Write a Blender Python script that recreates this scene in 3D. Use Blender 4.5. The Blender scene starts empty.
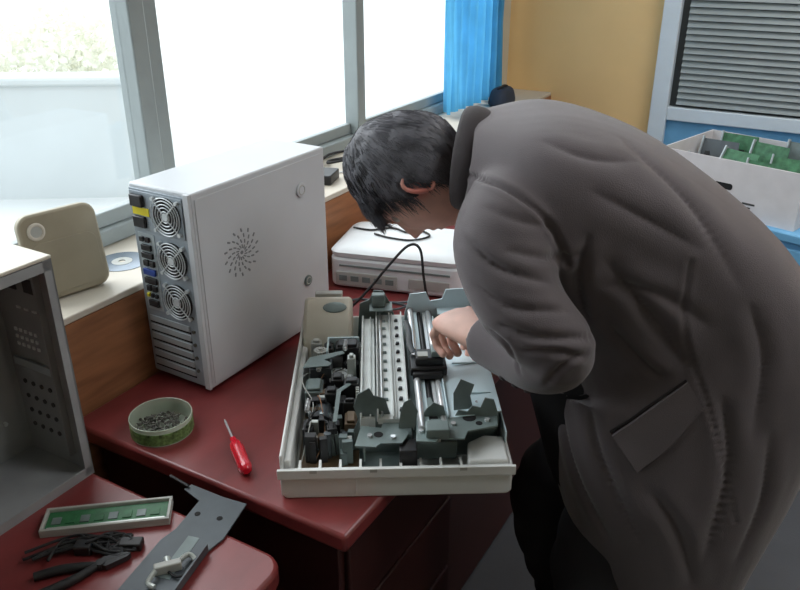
import bpy, bmesh, math, random
import numpy as np
from mathutils import Vector, Matrix, noise
from mathutils.bvhtree import BVHTree
random.seed(7)
SC = bpy.context.scene; COL = SC.collection
RAD = math.radians; PI = math.pi
try:
    SC.view_settings.view_transform = 'Standard'
except Exception: pass
AZ = RAD(30)
va = Vector((math.sin(AZ), math.cos(AZ), 0)); vb = Vector((math.cos(AZ), -math.sin(AZ), 0))
def R(s, w, z=0): return va*s + vb*w + Vector((0, 0, z))
RZ = -AZ

# ------------------------------------------------------------------ materials
def lin(c):
    return tuple(((v/255)/12.92 if v/255 <= .04045 else ((v/255+.055)/1.055)**2.4) for v in c)
def mat(name, col, rough=.5, metal=0, var=.1, scale=18, bump=0, bscale=150, spec=.5, stretch=(1,1,1), sheen=0, coat=0, trans=0, tint=None, alpha=1):
    m = bpy.data.materials.new(name); m.use_nodes = True
    nt = m.node_tree; bs = nt.nodes['Principled BSDF']; L = nt.links
    tc = nt.nodes.new('ShaderNodeTexCoord'); mp = nt.nodes.new('ShaderNodeMapping'); mp.inputs['Scale'].default_value = stretch
    L.new(tc.outputs['Object'], mp.inputs['Vector'])
    nz = nt.nodes.new('ShaderNodeTexNoise'); nz.inputs['Scale'].default_value = scale; nz.inputs['Detail'].default_value = 4
    L.new(mp.outputs['Vector'], nz.inputs['Vector'])
    cr = nt.nodes.new('ShaderNodeValToRGB'); c = lin(col)
    cr.color_ramp.elements[0].position = .3; cr.color_ramp.elements[1].position = .7
    cr.color_ramp.elements[0].color = tuple(max(0, v*(1-var)) for v in c)+(1,)
    cr.color_ramp.elements[1].color = tuple(min(1, v*(1+var)) for v in c)+(1,)
    L.new(nz.outputs['Fac'], cr.inputs['Fac'])
    colsock = cr.outputs['Color']
    if tint:
        at = nt.nodes.new('ShaderNodeAttribute'); at.attribute_name = 'tint'
        mx = nt.nodes.new('ShaderNodeMix'); mx.data_type = 'RGBA'
        L.new(at.outputs['Fac'], mx.inputs[0]); L.new(colsock, mx.inputs[6]); mx.inputs[7].default_value = lin(tint)+(1,)
        colsock = mx.outputs[2]
    L.new(colsock, bs.inputs['Base Color'])
    bs.inputs['Roughness'].default_value = rough; bs.inputs['Metallic'].default_value = metal
    bs.inputs['Specular IOR Level'].default_value = spec
    if alpha < 1: bs.inputs['Alpha'].default_value = alpha
    if sheen: bs.inputs['Sheen Weight'].default_value = sheen
    if coat: bs.inputs['Coat Weight'].default_value = coat
    if bump:
        n2 = nt.nodes.new('ShaderNodeTexNoise'); n2.inputs['Scale'].default_value = bscale
        L.new(mp.outputs['Vector'], n2.inputs['Vector'])
        bp = nt.nodes.new('ShaderNodeBump'); bp.inputs['Strength'].default_value = bump; bp.inputs['Distance'].default_value = .003
        L.new(n2.outputs['Fac'], bp.inputs['Height']); L.new(bp.outputs['Normal'], bs.inputs['Normal'])
    if trans:
        out = nt.nodes['Material Output']; tl = nt.nodes.new('ShaderNodeBsdfTranslucent'); mx = nt.nodes.new('ShaderNodeMixShader')
        mx.inputs['Fac'].default_value = trans
        L.new(cr.outputs['Color'], tl.inputs['Color']); L.new(bs.outputs[0], mx.inputs[1]); L.new(tl.outputs[0], mx.inputs[2]); L.new(mx.outputs[0], out.inputs[0])
    return m
M = {}
M['floor'] = mat('floor_concrete', (72,74,79), .7, var=.15, scale=3, bump=.2)
M['ceil'] = mat('ceiling_paint', (225,222,212), .9, var=.03)
M['cream'] = mat('cream_paint', (200,192,172), .85, var=.05, scale=3)
M['yellow'] = mat('yellow_paint', (248,208,146), .8, var=.05, scale=2.5, bump=.1)
M['wood'] = mat('orange_wood', (154,104,70), .5, var=.28, scale=5, stretch=(6,1,9), bump=.1)
M['sill'] = mat('sill_paint', (204,196,182), .5, var=.08, scale=6)
M['alu'] = mat('window_frame_grey', (148,157,158), .45, var=.04)
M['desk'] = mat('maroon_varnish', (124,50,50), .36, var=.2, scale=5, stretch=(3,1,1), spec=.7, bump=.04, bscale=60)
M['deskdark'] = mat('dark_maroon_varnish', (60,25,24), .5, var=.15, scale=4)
M['black'] = mat('black_plastic', (36,36,38), .45, var=.2)
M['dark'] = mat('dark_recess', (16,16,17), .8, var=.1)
M['rubber'] = mat('black_rubber', (26,26,28), .6, var=.1)
M['case'] = mat('case_white_paint', (200,204,208), .45, var=.03, scale=6)
M['panelsteel'] = mat('rear_panel_steel', (150,160,168), .45, .15, var=.1, scale=12)
M['ventgrey'] = mat('vent_slot_grey', (128,132,136), .6, var=.05)
M['steel'] = mat('zinc_steel', (176,186,190), .42, .25, var=.06, scale=12)
M['casegrey'] = mat('bare_case_steel', (152,155,157), .5, .0, var=.14, scale=9)
M['casecream'] = mat('case_cream_lid', (206,200,186), .5, var=.04)
M['wire'] = mat('chromed_wire', (208,214,216), .35, .3, var=.03)
M['blue'] = mat('blue_socket', (40,70,150), .5)
M['stick'] = mat('yellow_sticker', (222,206,40), .6, var=.05)
M['printer'] = mat('printer_white_plastic', (226,228,226), .5, var=.04, scale=8)
M['housing'] = mat('printer_beige_housing', (212,207,192), .5, var=.05, scale=8)
M['printer2'] = mat('printer_grey_plastic', (180,181,176), .5, var=.06)
M['plate'] = mat('printer_platen', (220,224,222), .45, var=.08, scale=30)
M['gun'] = mat('grey_sheet_metal', (116,130,129), .45, .08, var=.3, scale=14)
M['gun2'] = mat('dark_grey_sheet_metal', (82,89,94), .5, .1, var=.15, scale=14)
M['bluegrey'] = mat('bluegrey_sheet_metal', (206,226,232), .38, 0, var=.06, scale=10)
M['rod'] = mat('polished_rod', (226,228,230), .22, .5, var=.03)
M['pcb'] = mat('green_circuit_board', (52,112,72), .5, var=.25, scale=60)
M['pcb2'] = mat('dull_green_circuit_board', (64,116,82), .55, var=.35, scale=50)
M['pcbbrown'] = mat('brown_circuit_board', (104,84,62), .55, var=.25, scale=50)
M['chip'] = mat('chip_black', (38,38,40), .5)
M['solder'] = mat('solder_silver', (190,195,190), .35, .4)
M['white'] = mat('white_plastic', (222,226,228), .45, var=.03)
M['red'] = mat('red_clear_handle', (206,20,44), .25, var=.1, coat=.4)
M['tape'] = mat('green_patterned_band', (128,160,100), .3, var=.6, scale=130, trans=.25, alpha=.85)
M['clear'] = mat('pale_clear_plastic', (206,216,200), .2, var=.03, trans=.2, alpha=.55)
M['screw'] = mat('screw_metal', (104,102,96), .4, .4, var=.4, scale=90)
M['beige'] = mat('beige_plastic', (156,147,126), .5, var=.05)
M['disc'] = mat('disc_grey', (134,146,158), .2, .4, var=.1, scale=20)
M['curtain'] = mat('blue_curtain', (100,186,228), .8, var=.10, scale=10, sheen=.2, trans=.45)
M['bluepaint'] = mat('blue_paint', (110,170,210), .55, var=.06)
M['doorwhite'] = mat('white_door_paint', (216,226,232), .5, var=.03)
M['slat'] = mat('grey_blind_slat', (150,158,158), .5, var=.05)
M['blindback'] = mat('dark_door_glass', (58,62,62), .6, var=.05)  # plain dark grey of the door glass behind the slats
M['card'] = mat('white_cardboard', (218,216,218), .7, var=.05)
M['bag'] = mat('navy_bag', (44,54,70), .75, var=.15)
M['skin'] = mat('skin', (232,188,172), .5, var=.10, scale=25, bump=.08, bscale=400, tint=(206,104,92))
M['hair'] = mat('black_hair', (86,86,92), .55, var=.5, scale=30, spec=.4)
M['jacket'] = mat('taupe_wool', (90,83,86), .72, var=.14, scale=5, bump=.3, bscale=600, sheen=.3, spec=.35)
M['collar'] = mat('dark_collar', (48,42,44), .85, var=.15, bump=.2, bscale=300, sheen=.1)
M['seam'] = mat('seam_shadow', (40,35,37), .85)
M['mark'] = mat('dark_mark', (70,70,71), .8)
M['flap'] = mat('pocket_wool', (96,89,92), .74, var=.10, scale=6, bump=.3, bscale=600, sheen=.3)
M['trouser'] = mat('charcoal_trouser', (36,36,40), .9, var=.12)
M['sweater'] = mat('black_knit', (22,21,25), .9, var=.12)
M['shoe'] = mat('black_leather', (20,19,19), .35)
M['eye'] = mat('eye_white', (222,216,208), .25, var=.02)
M['yard'] = mat('pale_yard_concrete', (196,199,199), .9, var=.06, scale=.8)
M['yardwall'] = mat('pale_yard_wall', (184,190,192), .9, var=.06, scale=1.5)
M['leaf'] = mat('glare_washed_foliage', (226,226,214), .8, var=.07, scale=6, trans=.4)  # outdoor glare is put into the leaf colour
M['copper'] = mat('wire_tan', (150,108,76), .5)
def glassmat():
    m = bpy.data.materials.new('window_glass'); m.use_nodes = True; nt = m.node_tree
    for n in list(nt.nodes): nt.nodes.remove(n)
    o = nt.nodes.new('ShaderNodeOutputMaterial'); mx = nt.nodes.new('ShaderNodeMixShader')
    t = nt.nodes.new('ShaderNodeBsdfTransparent'); g = nt.nodes.new('ShaderNodeBsdfGlossy'); g.inputs['Roughness'].default_value = .05
    mx.inputs['Fac'].default_value = .05
    nt.links.new(t.outputs[0], mx.inputs[1]); nt.links.new(g.outputs[0], mx.inputs[2]); nt.links.new(mx.outputs[0], o.inputs[0])
    return m
M['glass'] = glassmat()

# ------------------------------------------------------------------ mesh builder
def spline(pts, n):
    P = [np.array(p, float) for p in pts]; out = []
    for i in range(len(P)-1):
        p0 = P[max(i-1,0)]; p1 = P[i]; p2 = P[i+1]; p3 = P[min(i+2,len(P)-1)]
        for k in range(n):
            t = k/n
            out.append(.5*((2*p1)+(-p0+p2)*t+(2*p0-5*p1+4*p2-p3)*t*t+(-p0+3*p1-3*p2+p3)*t**3))
    out.append(P[-1]); return out
class MB:
    def __init__(s): s.bm = bmesh.new()
    def _v(s, pts, Mx=None):
        return [s.bm.verts.new(Mx @ Vector(p) if Mx is not None else Vector(p)) for p in pts]
    def _f(s, vs):
        try: s.bm.faces.new(vs)
        except ValueError: pass
    def box(s, x0, x1, y0, y1, z0, z1, Mx=None):
        v = s._v([(x0,y0,z0),(x1,y0,z0),(x1,y1,z0),(x0,y1,z0),(x0,y0,z1),(x1,y0,z1),(x1,y1,z1),(x0,y1,z1)], Mx)
        for f in ((3,2,1,0),(4,5,6,7),(0,1,5,4),(1,2,6,5),(2,3,7,6),(3,0,4,7)): s._f([v[i] for i in f])
        return s
    def loft(s, rings, cap=True, closed=False, Mx=None):
        R_ = [s._v(r, Mx) for r in rings]; n = len(R_[0])
        m = len(R_)
        for i in range(m if closed else m-1):
            A_, B_ = R_[i], R_[(i+1) % m]
            for j in range(n): s._f([A_[j], A_[(j+1)%n], B_[(j+1)%n], B_[j]])
        if cap and not closed:
            s._f(R_[0][::-1]); s._f(R_[-1])
        return s
    def tube(s, pts, rad, seg=10, rnd=False, sub=0, closed=False, flat=1, Mx=None):
        if not hasattr(rad, '__len__'): rad = [rad]*len(pts)
        if sub:
            q = spline([tuple(p)+(r,) for p, r in zip(pts, rad)], sub)
            pts = [Vector(p[:3]) for p in q]; rad = [max(p[3], 1e-4) for p in q]
        pts = [Vector(p) for p in pts]; rad = list(rad)
        if rnd:
            d0 = (pts[0]-pts[1]).normalized(); d1 = (pts[-1]-pts[-2]).normalized(); r0 = rad[0]; r1 = rad[-1]
            pre = [(pts[0]+d0*r0*math.sin(t), r0*math.cos(t)) for t in (1.4, 1.0, .5)]
            post = [(pts[-1]+d1*r1*math.sin(t), r1*math.cos(t)) for t in (.5, 1.0, 1.4)]
            pts = [p for p,_ in pre]+pts+[p for p,_ in post]; rad = [r for _,r in pre]+rad+[r for _,r in post]
        n = len(pts); rings = []; up = None
        for i in range(n):
            if closed: t = pts[(i+1)%n]-pts[i-1]
            else: t = pts[min(i+1,n-1)]-pts[max(i-1,0)]
            t.normalize()
            if up is None:
                up = Vector((0,0,1)) if abs(t.z) < .9 else Vector((1,0,0))
            up = (up - t*up.dot(t)).normalized(); sd = t.cross(up)
            rings.append([pts[i]+(sd*math.cos(2*PI*k/seg)+up*math.sin(2*PI*k/seg)*flat)*rad[i] for k in range(seg)])
        return s.loft(rings, True, closed, Mx)
    def cyl(s, p0, p1, r, seg=24, r1=None, Mx=None): return s.tube([p0,p1], [r, r if r1 is None else r1], seg, Mx=Mx)
    def ring(s, c, ax, r, tr, seg=28, ts=6, Mx=None):
        ax = Vector(ax).normalized(); u = ax.orthogonal().normalized(); w = ax.cross(u); c = Vector(c)
        return s.tube([c+(u*math.cos(2*PI*k/seg)+w*math.sin(2*PI*k/seg))*r for k in range(seg)], tr, ts, closed=True, Mx=Mx)
    def lathe(s, prof, seg=36, c=(0,0,0), Mx=None, closed=False):
        c = Vector(c)
        rings = [[c+Vector((r*math.cos(2*PI*k/seg), r*math.sin(2*PI*k/seg), z)) for k in range(seg)] for r, z in prof]
        return s.loft(rings, True, closed, Mx)
    def prism(s, poly, z0, z1, Mx=None):
        return s.loft([[(x,y,z0) for x,y in poly], [(x,y,z1) for x,y in poly]], True, False, Mx)
    def ell(s, c, rx, ry, rz, seg=16, Mx=None):
        c = Vector(c); rings = []
        for i in range(1, seg):
            t = PI*i/seg
            rings.append([c+Vector((rx*math.sin(t)*math.cos(2*PI*k/seg), ry*math.sin(t)*math.sin(2*PI*k/seg), -rz*math.cos(t))) for k in range(seg)])
        return s.loft(rings, True, False, Mx)
    def mesh(s, name):
        bmesh.ops.recalc_face_normals(s.bm, faces=s.bm.faces)
        me = bpy.data.meshes.new(name); s.bm.to_mesh(me); s.bm.free(); return me
    def build(s, name, m, parent=None, bev=0, ang=38, origin=None):
        if origin is not None:
            o_ = Vector(origin)
            for v in s.bm.verts: v.co -= o_
        return link(s.mesh(name), name, m, parent, bev, ang)
def link(me, name, m, parent=None, bev=0, ang=38):
    me.polygons.foreach_set('use_smooth', [True]*len(me.polygons))
    try: me.set_sharp_from_angle(angle=RAD(ang))
    except Exception: pass
    o = bpy.data.objects.new(name, me); COL.objects.link(o)
    if m: me.materials.append(m)
    if parent: o.parent = parent
    if bev:
        b_ = o.modifiers.new('bevel', 'BEVEL'); b_.width = bev; b_.segments = 2; b_.limit_method = 'ANGLE'; b_.angle_limit = RAD(40)
    return o
def thing(name, label, cat, loc=(0,0,0), rotz=0, group=None):
    o = bpy.data.objects.new(name, None); COL.objects.link(o); o.empty_display_size = .05
    o.location = loc; o.rotation_euler = (0,0,rotz); o['label'] = label; o['category'] = cat
    if group: o['group'] = group
    return o
def tag(o, label, cat, group=None, kind=None):
    o['label'] = label; o['category'] = cat
    if group: o['group'] = group
    if kind: o['kind'] = kind
    return o
def struct(name, mb, m, bev=0, room=True):
    o = mb.build(name, m, None, bev); o['kind'] = 'structure'
    if room: o.rotation_euler = (0,0,RZ)
    return o
def voxelize(mb, vox, sm=4):
    me = mb.mesh('tmp'); o = bpy.data.objects.new('tmp', me); COL.objects.link(o)
    r = o.modifiers.new('r', 'REMESH'); r.mode = 'VOXEL'; r.voxel_size = vox
    s = o.modifiers.new('s', 'SMOOTH'); s.iterations = sm; s.factor = .5
    dg = bpy.context.evaluated_depsgraph_get(); dg.update()
    me2 = bpy.data.meshes.new_from_object(o.evaluated_get(dg))
    bpy.data.objects.remove(o); return me2
XZ = Matrix(((1,0,0,0),(0,0,-1,0),(0,1,0,0),(0,0,0,1)))      # polygon xy -> xz
def T(x,y,z): return Matrix.Translation((x,y,z))
def rrect(x0,x1,y0,y1,r,n=6):
    out = []
    for cx,cy,a0 in ((x1-r,y1-r,0),(x0+r,y1-r,90),(x0+r,y0+r,180),(x1-r,y0+r,270)):
        for k in range(n+1):
            t = RAD(a0+90*k/n); out.append((cx+r*math.cos(t), cy+r*math.sin(t)))
    return out

# ------------------------------------------------------------------ room shell (local x = w, y = s)
struct('floor', MB().box(-1.5,2.6,-1.8,3.55,-.06,0), M['floor'])
struct('ceiling', MB().box(-1.5,2.6,-1.8,3.55,2.7,2.78), M['ceil'])
wl = MB().box(-1.5,-1.215,-1.8,3.45,0,.945).box(-1.5,-1.42,-1.8,3.45,2.4,2.7).box(-1.5,-1.42,3.2,3.45,.945,2.4).box(-1.5,-1.42,-1.8,-.55,.945,2.4)
struct('wall_left', wl, M['cream'])
struct('trim_1', MB().box(-1.2149,-1.2,-1.8,3.449,0,.9449), M['wood'])
struct('wall_back', MB().box(-1.5,2.6,3.45,3.55,0,2.7), M['yellow'])
struct('wall_right', MB().box(2.6,2.7,-1.8,3.55,0,2.7), M['cream'])
struct('wall_front', MB().box(-1.5,2.6,-1.9,-1.8,0,2.7), M['cream'])
win = bpy.data.objects.new('window_1', None); COL.objects.link(win); win.rotation_euler = (0,0,RZ); win['kind'] = 'structure'
fr = MB()
fr.box(-1.475,-1.425,-.55,3.2,.961,1.0).box(-1.475,-1.425,-.55,3.2,2.34,2.399)
for c in (-.53,.42,3.17): fr.box(-1.475,-1.425,c-.03,c+.03,.99,2.35)
fr.box(-1.475,-1.415,1.265,1.312,.99,2.35).box(-1.49,-1.44,1.322,1.372,.99,2.35)
fr.box(-1.475,-1.42,2.185,2.222,.99,2.35).box(-1.49,-1.44,2.23,2.262,.99,2.35)
fr.build('window_frame', M['alu'], win, .004)
for s0,s1,w in ((.45,1.265,-1.452),(1.372,2.185,-1.465),(2.262,3.14,-1.452)):
    MB().box(w-.012,w+.012,s0,s1,1.0,1.035).box(w-.012,w+.012,s0,s1,2.3,2.34).build('sash_rail', M['alu'], win, .003)
for s0,s1,w in ((-.5,.39,-1.455),(.45,1.265,-1.452),(1.372,2.185,-1.465),(2.262,3.14,-1.452)):
    MB().box(w-.002,w+.002,s0,s1,1.03,2.31).build('window_pane', M['glass'], win)
MB().box(-1.5,-1.2,-1.8,3.449,.9451,.96).build('window_sill', M['sill'], win, .003)

dr = bpy.data.objects.new('door_1', None); COL.objects.link(dr); dr.rotation_euler = (0,0,RZ); dr['kind'] = 'structure'
MB().box(-.745,-.675,3.40,3.449,.0,2.1).box(.35,.44,3.40,3.449,0,2.1).box(-.675,.35,3.40,3.449,2.0,2.1).box(-.675,.35,3.405,3.449,.90,.955).build('door_frame', M['doorwhite'], dr, .004)
MB().box(-.675,.35,3.425,3.449,0,.90).build('door_panel', M['bluepaint'], dr)
MB().box(-.675,.35,3.438,3.4485,.955,2.0).build('door_glass', M['blindback'], dr)
sl = MB()
for k in range(40):
    z = .978+k*.0255
    sl.box(-.645,.33,-.013,.013,-.001,.001, T(0,3.42,z) @ Matrix.Rotation(RAD(56),4,'X'))
sl.build('blind', M['slat'], dr)

# ------------------------------------------------------------------ outside
o = MB().box(-22,-1.56,-10,25,-.2,-.1).build('ground', M['yard']); o['kind'] = 'structure'; o.rotation_euler = (0,0,RZ)
yw = thing('yard_wall', 'low pale grey concrete wall outside the left window pane', 'wall', (-2.6,5.3,-.1), RAD(4))
MB().box(-3.2,.78,0,.2,0,.78).build('wall_body', M['yardwall'], yw)
MB().box(-3.25,.83,-.03,.23,.78,.84).build('coping', M['yardwall'], yw, .02)
def shrub(loc, r, label, seed):
    rnd = random.Random(seed); mb = MB()
    for k in range(2600):
        d = Vector((rnd.gauss(0,1), rnd.gauss(0,1), rnd.gauss(0,1))).normalized()*r*rnd.uniform(.3,1)**.7
        d.x *= 1.25; d.z = d.z*.9+r*1.05
        e = Vector((rnd.gauss(0,1), rnd.gauss(0,1), rnd.gauss(0,1))).normalized(); f_ = e.orthogonal().normalized()
        s_ = .045*rnd.uniform(.6,1.3)
        v = mb._v([d-e*s_, d+f_*s_*.5, d+e*s_, d-f_*s_*.5]); mb._f(v)
    t = thing('shrub', label, 'shrub', loc)
    mb.build('foliage', M['leaf'], t)
    for k in range(5):
        MB().tube([(0,0,0), (rnd.uniform(-.3,.3)*r, rnd.uniform(-.3,.3)*r, r*1.2)], [.03,.012], 6).build('stem', M['leaf'], t)
shrub((-4.55,6.7,-.1), .70, 'shrub in glare-washed colour behind the yard wall, farther left of the two', 1)
shrub((-2.95,7.0,-.1), .66, 'shrub in glare-washed colour behind the yard wall, nearer the window mullion', 2)

# ------------------------------------------------------------------ desks (room local)
d1 = thing('desk', 'maroon varnished desk carrying the white computer tower and opened printer', 'desk', (0,0,0), RZ)
MB().box(-1.195,-.553,.784,2.38,.715,.75).build('desktop', M['desk'], d1, .007)
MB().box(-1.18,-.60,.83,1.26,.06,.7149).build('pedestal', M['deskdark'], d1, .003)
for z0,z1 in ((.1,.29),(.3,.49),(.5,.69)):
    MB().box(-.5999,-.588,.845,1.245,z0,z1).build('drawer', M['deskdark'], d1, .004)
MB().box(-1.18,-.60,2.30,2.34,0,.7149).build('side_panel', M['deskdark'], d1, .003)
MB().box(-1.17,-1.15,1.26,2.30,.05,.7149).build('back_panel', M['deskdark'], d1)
MB().box(-.66,-.64,1.26,2.30,.02,.7149).build('front_panel', M['deskdark'], d1)  # added dark sheet standing in for the shade under the desk
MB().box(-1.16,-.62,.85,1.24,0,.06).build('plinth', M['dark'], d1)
d2 = thing('desk', 'nearer maroon desk with rounded corner holding the open case and loose parts', 'desk', (0,0,0), RZ)
poly = [(-1.195,-.75),(-.60,-.75)]
for k in range(9):
    t = RAD(90*k/8); poly.append((-.64+.04*math.cos(t), .66+.04*math.sin(t)))
poly.append((-1.195,.70))
MB().prism(poly, .715, .75).build('desktop', M['desk'], d2, .007)
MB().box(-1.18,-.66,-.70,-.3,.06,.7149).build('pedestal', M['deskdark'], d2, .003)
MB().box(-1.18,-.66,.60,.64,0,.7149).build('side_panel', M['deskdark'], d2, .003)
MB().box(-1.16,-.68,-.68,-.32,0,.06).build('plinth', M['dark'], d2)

# ------------------------------------------------------------------ white tower
TW, TD, TH = .165, .42, .43
tz = RAD(-31); tX = Vector((math.cos(tz), math.sin(tz), 0)); tY = Vector((-math.sin(tz), math.cos(tz), 0))
tc_ = Vector((-.389,1.376,.75)) - tX*TW/2 + tY*TD/2
tw = thing('computer_tower', 'white computer tower with its fan side facing the camera, standing on the desk', 'computer', tc_, tz)
hx, hy = TW/2, TD/2; yb = -hy
MB().box(-hx,hx,-hy+.004,hy,.012,TH).build('shell', M['case'], tw, .004)
MB().box(hx,hx+.0015,-hy+.012,hy-.01,.022,TH-.012).build('side_panel', M['case'], tw, .001)
for fx in (-hx+.03,hx-.03):
    for fy in (-hy+.04,hy-.04):
        MB().cyl((fx,fy,0),(fx,fy,.012),.012,16).build('foot', M['rubber'], tw)
MB().box(-hx+.005,hx-.014,yb-.001,yb+.004,.016,TH-.008).build('rear_plate', M['panelsteel'], tw, .001)
MB().box(hx-.014,hx,yb-.003,yb+.004,.012,TH).build('edge_flange', M['case'], tw, .001)
psu = MB().box(-hx+.007,hx-.018,yb-.003,yb-.001,.338,TH-.012).build('power_supply', M['panelsteel'], tw, .001)
MB().box(-.068,-.036,yb-.012,yb-.003,.388,.412).build('power_socket', M['black'], psu, .002)
MB().box(-.068,-.036,yb-.010,yb-.003,.345,.368).build('power_socket', M['black'], psu, .002)
MB().box(-.070,-.026,yb-.0045,yb-.003,.370,.386).build('sticker', M['stick'], psu)
def fan(cx, cz, r, par):
    f = MB().cyl((cx,yb-.0035,cz),(cx,yb-.001,cz), r, 32).build('fan', M['dark'], par)
    bl = MB(); bl.cyl((cx,yb-.0065,cz),(cx,yb-.0035,cz), r*.36, 20)
    for k in range(7):
        t = 2*PI*k/7
        p = [(r*.34*math.cos(t),r*.34*math.sin(t)),(r*.9*math.cos(t+.15),r*.9*math.sin(t+.15)),(r*.9*math.cos(t+.6),r*.9*math.sin(t+.6)),(r*.34*math.cos(t+.5),r*.34*math.sin(t+.5))]
        bl.prism([(cx+x,cz+z) for x,z in p], -(yb-.0036), -(yb-.0050), XZ)
    bl.build('fan_blades', M['black'], f)
    g = MB()
    for q in (.3,.5,.68,.86,1.02): g.ring((cx,yb-.0085,cz),(0,1,0), r*q, .0012, 32, 5)
    for k in range(4):
        t = PI/4+PI/2*k
        g.cyl((cx+r*.2*math.cos(t),yb-.0085,cz+r*.2*math.sin(t)),(cx+r*1.2*math.cos(t),yb-.0075,cz+r*1.2*math.sin(t)),.0014,6)
        g.cyl((cx+r*1.2*math.cos(t),yb-.009,cz+r*1.2*math.sin(t)),(cx+r*1.2*math.cos(t),yb-.001,cz+r*1.2*math.sin(t)),.004,8)
    g.cyl((cx,yb-.0092,cz),(cx,yb-.0075,cz), r*.22, 16)
    g.build('fan_grille', M['wire'], f)
fan(.022,.379,.037,tw); fan(.023,.289,.036,tw); fan(.023,.200,.036,tw)
MB().box(-.068,-.024,yb-.0022,yb-.001,.165,.332).build('port_plate', M['steel'], tw)
for (x,z,h,mn,w) in ((-.056,.320,.010,'chip',.010),(-.040,.320,.010,'seam',.010),(-.046,.303,.012,'black',.026),(-.046,.286,.012,'chip',.030),(-.052,.269,.012,'black',.014),(-.036,.269,.012,'black',.012),(-.046,.250,.013,'blue',.032),(-.046,.231,.013,'chip',.032),(-.054,.214,.012,'black',.012),(-.038,.214,.012,'black',.012),(-.058,.198,.008,'stick',.007),(-.047,.198,.008,'seam',.007),(-.036,.198,.008,'chip',.007),(-.046,.181,.014,'black',.026)):
    MB().box(x-w/2,x+w/2,yb-.008,yb-.0022,z-h/2,z+h/2).build('port', M[mn], tw, .001)
for k in range(6):
    z = .034+k*.0205
    MB().box(-.068,.044,yb-.0035,yb-.001,z,z+.0135).build('slot_cover', M['steel'], tw, .001)
    MB().box(-.070,.046,yb-.0016,yb-.001,z-.0045,z-.0005).build('slot_gap', M['dark'], tw)
for k in range(5):
    MB().cyl((.054,yb-.004,.05+k*.03),(.054,yb-.001,.05+k*.03),.004,10).build('screw', M['screw'], tw)
vent = MB(); vy, vz = yb+.125, .275
for k in range(14):
    t = 2*PI*k/14
    for q in range(4):
        rr = .013+q*.0115; a2 = t+q*.20
        Mx = T(hx+.0014, vy+rr*math.cos(a2), vz+rr*math.sin(a2)) @ Matrix.Rotation(a2+.35,4,'X')
        vent.prism(rrect(-.0042,.0042,-.0013-.0002*q,.0013+.0002*q,.0011,3),0,.0007,Mx @ Matrix(((0,0,1,0),(1,0,0,0),(0,1,0,0),(0,0,0,1))))
vent.cyl((hx+.0014,vy,vz),(hx+.0021,vy,vz),.004,12)
vent.build('vent', M['ventgrey'], tw)
for (py_,pz_,r_) in ((.327,.354,.016),(.335,.133,.013)):
    k_ = MB().cyl((hx+.0014,yb+py_,pz_),(hx+.0055,yb+py_,pz_), r_, 28).build('side_lock', M['gun'] if r_<.015 else M['case'], tw, .001)
    MB().ring((hx+.0055,yb+py_,pz_),(1,0,0), r_*.62,.0012,24,6).build('lock_ring', M['printer2'], k_)

# ------------------------------------------------------------------ open case
oc = thing('computer_case', 'open grey steel computer case with side cover removed, at the left edge', 'computer case', R(.49,-1.112,.75), RZ)
cw, cs, ch = .082, .21, .41
sh = MB().box(-cw,cw,-cs,cs,0,.003).box(-cw,-cw+.003,-cs,cs,.003,ch).box(-cw,cw,cs-.003,cs,.003,ch).box(-cw,cw,-cs,-cs+.003,.003,ch)
sh.box(cw-.003,cw,-cs,-cs+.016,.003,ch).box(cw-.003,cw,cs-.016,cs,.003,ch).box(cw-.003,cw,-cs,cs,.003,.018).box(cw-.003,cw,-cs,cs,ch-.018,ch-.001)
sh.build('chassis', M['casegrey'], oc)
MB().box(-cw-.0005,cw+.001,-cs-.001,cs+.001,ch,ch+.006).build('top_cover', M['casecream'], oc, .002)
MB().box(-cw+.008,-cw+.011,-.17,cs-.02,.04,ch-.05).build('board_tray', M['casegrey'], oc)
for ky in range(2,6):
    for kz in range(3):
        MB().cyl((-cw+.011,-.15+ky*.062,.08+kz*.10),(-cw+.016,-.15+ky*.062,.08+kz*.10),.004,8).build('standoff', M['wire'], oc)
yi = cs-.0031
for kx in range(5):
    for kz in range(3):
        MB().box(-.050+kx*.013,-.044+kx*.013,yi-.002,yi,.225+kz*.014,.231+kz*.014).build('hole_light_patch', M['white'], oc)  # white squares painted for daylight shining through the holes
for kx in range(3): MB().box(-.03+kx*.02,-.02+kx*.02,yi-.002,yi,.30,.304).build('hole_light_patch', M['white'], oc)
for kx in range(4):
    for kz in range(4): MB().cyl((-.055+kx*.022,yi-.002,.06+kz*.03),(-.055+kx*.022,yi,.06+kz*.03),.0045,10).build('dark_hole', M['mark'], oc)
MB().box(-.055,-.02,yi-.002,yi,.335,.375).build('dark_slot', M['mark'], oc)
MB().box(0,.03,yi-.002,yi,.335,.36).build('dark_slot', M['mark'], oc)
MB().box(.04,.045,yi-.012,yi,.03,.38).build('stiffener', M['casegrey'], oc)
MB().box(-.065,.035,yi-.006,yi-.001,.185,.20).build('cross_rail', M['steel'], oc, .001)
dc = MB().box(-.07,.06,-cs+.02,-.06,.20,.203).box(-.07,.06,-cs+.02,-.06,.38,.383).box(-.07,-.067,-cs+.02,-.06,.203,.38).box(.057,.06,-cs+.02,-.06,.203,.38)
dc.build('drive_cage', M['casegrey'], oc)

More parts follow.
